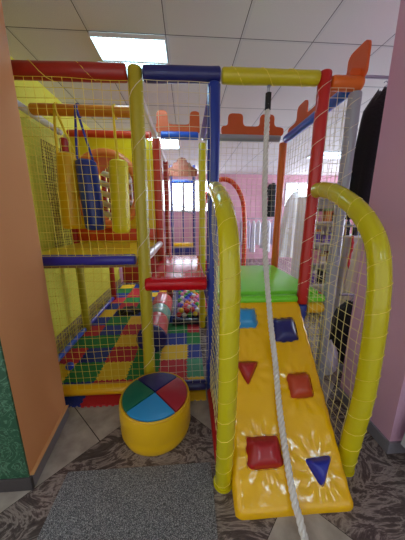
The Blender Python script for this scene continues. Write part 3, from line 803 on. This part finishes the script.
# ------------------------------------------------------------------ shop area beyond
def garment(name, label, cat, x, y, ztop, zbot, wt, wb, depth, m, group=None, seed=0, folds=7, lean=0, sleeves=False, rag=0):
    t = thing(name, label, cat, (x, y, zbot), group)
    bm = bmesh.new(); rings = []; n_ = 48; nz_ = 14
    for k in range(nz_+1):
        f = k/nz_; z = ztop+(zbot-ztop)*f
        w = (wt+(wb-wt)*f**.8)/2*min(1, .35+f*6); d = depth/2*min(1, .5+f*3)
        ring = []
        for i in range(n_):
            a = 2*PI*i/n_; fold = 1+.16*f*math.sin(folds*a+seed)+.06*noise.noise(Vector((math.cos(a)*2, math.sin(a)*2, z*3+seed)))
            zz = z+(rag*noise.noise(Vector((a*3, seed, 0))) if k in (0, nz_) else 0)
            ring.append(bm.verts.new((x+lean*f+w*fold*math.cos(a), y+d*fold*math.sin(a), zz)))
        rings.append(ring)
    for k in range(nz_):
        for i in range(n_): bm.faces.new((rings[k][i], rings[k][(i+1) % n_], rings[k+1][(i+1) % n_], rings[k+1][i]))
    bm.faces.new(rings[0]); bm.faces.new(rings[-1][::-1])
    obj('cloth_body', bm, m, t, angle=80)
    if sleeves:
        for s_ in (-1, 1):
            sweepb = sweep(bmesh.new(), catmull([(x+s_*wt*.36, y, ztop-.05), (x+s_*wt*.62, y, ztop-.2), (x+s_*wt*.68, y, ztop-.48)], 4), .05, 10)
            obj('sleeve', sweepb, m, t)
    hk = catmull([(x, y, ztop-.01), (x, y, ztop+.03), (x+.018, y, ztop+.05), (x, y, ztop+.066), (x-.015, y, ztop+.055)], 4)
    obj('hanger_hook', sweep(bmesh.new(), hk, .004, 6), M['metal'], t)
    return t
def rail(label, a, b_, posts, group=None):
    t = thing('clothes_rail', label, 'clothes rail', (a[0], a[1], 0), group)
    obj('rail_bar', sweep(bmesh.new(), [a, b_], .012, 10), M['metal'], t)
    for p in posts: obj('upright', sweep(bmesh.new(), [(p[0], p[1], 0), (p[0], p[1], a[2]+.0)], .014, 10), M['metal'], t)
white_c = cloth('white_cloth', (232, 230, 236)); lil = cloth('lilac_cloth', (214, 200, 224)); blk = cloth('black_wool', (14, 13, 15)); beige = cloth('beige_cloth', (218, 204, 184)); redc = cloth('red_cloth', (205, 24, 40)); bluec = cloth('pale_blue_cloth', (178, 196, 226))
rail('long metal clothes rail of small white garments before the pink rear wall', (1.70, 7.4, 1.45), (3.05, 7.4, 1.45), [(1.72, 7.4), (3.03, 7.4)])
cols = [('white', white_c), ('pale lilac', lil), ('white', white_c), ('white', white_c), ('white', white_c), ('white', white_c), ('pale lilac', lil), ('white', white_c)]
wh = ['at the end nearest the red hoop', 'second from the red hoop', 'third from the red hoop', 'just left of the rope', 'just right of the rope', 'third from the orange post', 'second from the orange post', 'at the end by the orange post']
for i, (cn, cm_) in enumerate(cols):
    garment('hanging_blouse', '%s blouse on the rear rail, %s' % (cn, wh[i]), 'blouse', 1.80+.165*i, 7.4, 1.39, .62-.12*(i % 3), .14, .155, .24, cm_, 'blouses on the rear clothes rail', seed=i, folds=5, sleeves=False)
garment('hanging_coat', 'black coat hung high on the pink rear wall behind the orange post', 'coat', 2.95, 8.08, 2.62, 1.5, .26, .34, .14, blk, seed=3, sleeves=True)
garment('hanging_gown', 'long white gown hanging between the orange and the red post', 'gown', 2.80, 6.0, 2.12, .45, .42, .74, .3, cloth('gown_white', (240, 238, 236)), seed=5, folds=9)
rail('metal clothes rail holding the long white gown', (2.45, 6.0, 2.178), (3.2, 6.0, 2.178), [(2.36, 6.0), (3.26, 6.0)][:0]+[(2.45, 6.0), (3.2, 6.0)])
# garments just behind the pink pier
rail('high dark garment rail behind the pink pier', (1.36, 1.95, 2.54), (1.95, 1.95, 2.54), [(1.94, 1.95)])
garment('hanging_coat', 'long black ragged-top coat hanging high beside the pink pier', 'coat', 1.545, 1.95, 2.45, 1.50, .24, .40, .2, blk, seed=8, folds=6, lean=-.01, rag=.05)
garment('hanging_skirt', 'black skirt hanging low behind the arch netting by the pink pier', 'skirt', 1.525, 1.93, .72, .15, .2, .37, .2, blk, seed=9, folds=5, lean=-.05, rag=.03)
garment('hanging_dress', 'beige dress hanging behind the lemon arch beside the pink pier', 'dress', 1.725, 2.14, 1.34, .5, .10, .22, .14, beige, seed=11, folds=6, lean=-.04)
rail('low metal rail for the black skirt and the beige dress', (1.40, 1.93, .80), (1.9, 1.93, .80), [(1.41, 2.02), (1.9, 1.93)][1:])
rail('mid-height metal rail holding the beige dress', (1.5, 2.14, 1.415), (2.1, 2.14, 1.415), [(2.08, 2.14)])
# white display rack with small goods
rk = thing('display_rack', 'white display rack of small goods behind the grey post', 'rack', (1.95, 3.3, 0))
wl = mat('white_laminate', (236, 234, 234), .45)
for x in (1.66, 2.2): obj('side_panel', BX(x, x+.02, 3.15, 3.5, 0, 1.78, bev=.003), wl, rk, smooth=False)
obj('back_panel', BX(1.68, 2.2, 3.48, 3.5, 0, 1.78), wl, rk, smooth=False)
shz = [.15, .5, .82, 1.12, 1.42, 1.75]
for z in shz: obj('shelf', BX(1.682, 2.198, 3.15, 3.478, z, z+.018), wl, rk, smooth=False)
goods = [('yellow', (232, 200, 60)), ('purple', (120, 86, 180)), ('green', (96, 150, 96)), ('dark red', (150, 40, 50)), ('white', (236, 232, 232)), ('pink', (224, 150, 176)), ('orange', (226, 130, 60)), ('black', (30, 28, 30))]
shn = ['lowest', 'second lowest', 'third', 'fourth', 'fifth']
posn = ['at the orange post end', 'second along', 'third along', 'at the pink pier end']
for si in range(5):
    for k in range(4):
        cn, cc = goods[(si*3+k*5+si*k) % 8]
        x = 1.70+.122*k; w = random.uniform(.075, .11); h = random.uniform(.1, .22); z = shz[si]+.0185
        t = thing('gift_box', '%s box on %s shelf of white rack, %s' % (cn, shn[si], posn[k]), 'box', (x, 3.2, z), 'small goods on the white rack')
        mm_ = mat('carton_'+cn.replace(' ', '_'), cc, .6)
        obj('carton', BX(x, x+w, 3.19, 3.32, z, z+h*.8, bev=.004), mm_, t, smooth=False); obj('lid', BX(x-.003, x+w+.003, 3.187, 3.323, z+h*.8, z+h, bev=.003), mat('carton_'+goods[(si+k*3) % 8][0].replace(' ', '_'), goods[(si+k*3) % 8][1], .6), t, smooth=False)
# white counter with bottles, red scarf
ct = thing('shop_counter', 'white shop counter behind the arch netting and grey post', 'counter', (2.6, 3.2, 0))
obj('body', BX(2.27, 3.3, 3.12, 3.6, 0, 1.2, bev=.005), wl, ct, smooth=False); obj('worktop', BX(2.235, 3.34, 3.08, 3.62, 1.2, 1.235, bev=.006), wl, ct, smooth=False)
bc = [('dark red', (120, 30, 40)), ('black', (24, 22, 26)), ('black', (24, 22, 26)), ('blue', (60, 90, 170)), ('dark brown', (58, 40, 34)), ('white', (230, 230, 232)), ('pink', (220, 120, 150))]
bp_ = ['nearest the grey post', 'second from the grey post', 'third from the grey post', 'fourth from the grey post', 'fifth from the grey post', 'sixth from the grey post', 'farthest from the grey post']
for k, (cn, cc) in enumerate(bc):
    x = 2.26+.085*k; h = .13+.07*((k*7) % 4)/2; y = 3.22+.05*(k % 2)
    t = thing('bottle', '%s bottle standing on the white counter, %s' % (cn, bp_[k]), 'bottle', (x, y, 1.2355), 'bottles on the white counter')
    obj('bottle_body', lathe(bmesh.new(), [(.028, 0), (.036, .006), (.036, h*.7), (.02, h*.85), (.014, h*.88), (.014, h)], (x, y, 1.2355), 16), mat('bottle_'+cn.replace(' ', '_'), cc, .25), t)
    obj('cap', lathe(bmesh.new(), [(.016, 0), (.016, .022)], (x, y, 1.2355+h), 12), M['black'], t)
sc = bmesh.new(); P_ = catmull([(2.29, 3.075, 1.24), (2.30, 3.06, 1.1), (2.28, 3.06, .9), (2.33, 3.06, .7), (2.30, 3.06, .5)], 6)
sweep(sc, P_, [.05+.012*math.sin(k*1.9) for k in range(len(P_))], 12, flat=.35)
tag(obj('scarf', sc, redc), 'red scarf draped down the front of the white counter', 'scarf')
# plastic bags by the ramp foot of the pier
def plastic_bag(x, y, w, d, h, m, label, seed):
    bm = bmesh.new(); bmesh.ops.create_icosphere(bm, subdivisions=4, radius=1)
    for v_ in bm.verts:
        c = v_.co.copy(); k = 1+.22*noise.noise(c*2.3+Vector((seed, 0, 0)))+.10*noise.noise(c*7+Vector((seed, 0, 0)))
        zz = (c.z*.5+.5)*h*(1+.12*noise.noise(c*5)); v_.co = Vector((c.x*w*k*(1.1-.35*(c.z*.5+.5)), c.y*d*k*(1.1-.4*(c.z*.5+.5)), max(0, zz)))
    o = obj('plastic_bag', bm, m, angle=180); o.location = (x, y, .0); tag(o, label, 'bag', 'plastic bags by the pink pier'); return o
bagm = mat('white_plastic', (226, 228, 232), .3, .3, 30, coat=.3)
plastic_bag(1.325, 1.88, .10, .095, .36, bagm, 'crumpled white plastic bag on the floor right behind the grey post', 3)
plastic_bag(1.54, 1.90, .08, .09, .22, mat('silver_plastic', (170, 178, 190), .25, .3, 30, coat=.3), 'smaller silvery plastic bag on the floor under the black skirt', 8)
# pale cabinet by the pier
pc = thing('small_cabinet', 'pale grey low cabinet standing in front of the pink pier', 'cabinet', (1.5, .97, 0))
pcm = mat('pale_blue_grey_plastic', (196, 202, 214), .35)
cbm = bmesh.new(); prism(cbm, [(1.31, .12), (1.75, .12), (1.75, .62), (1.375, .62), (1.34, .30), (1.33, .29)], lambda u_, v_, w_: Vector((u_, .87+w_, v_)), .2)
obj('cabinet_body', cbm, pcm, pc, smooth=False)
obj('door', BX(1.42, 1.74, .862, .869, .15, .58, bev=.003), pcm, pc, smooth=False)
for x in (1.36, 1.72):
    for y in (.89, 1.04): obj('foot', lathe(bmesh.new(), [(.012, 0), (.015, .12)], (x, y, 0), 10), M['black'], pc)

# ------------------------------------------------------------------ light
w = bpy.data.worlds.new('world'); scn.world = w; w.use_nodes = True
bg = w.node_tree.nodes['Background']; bg.inputs['Color'].default_value = (1.0, .96, .93, 1); bg.inputs['Strength'].default_value = .68
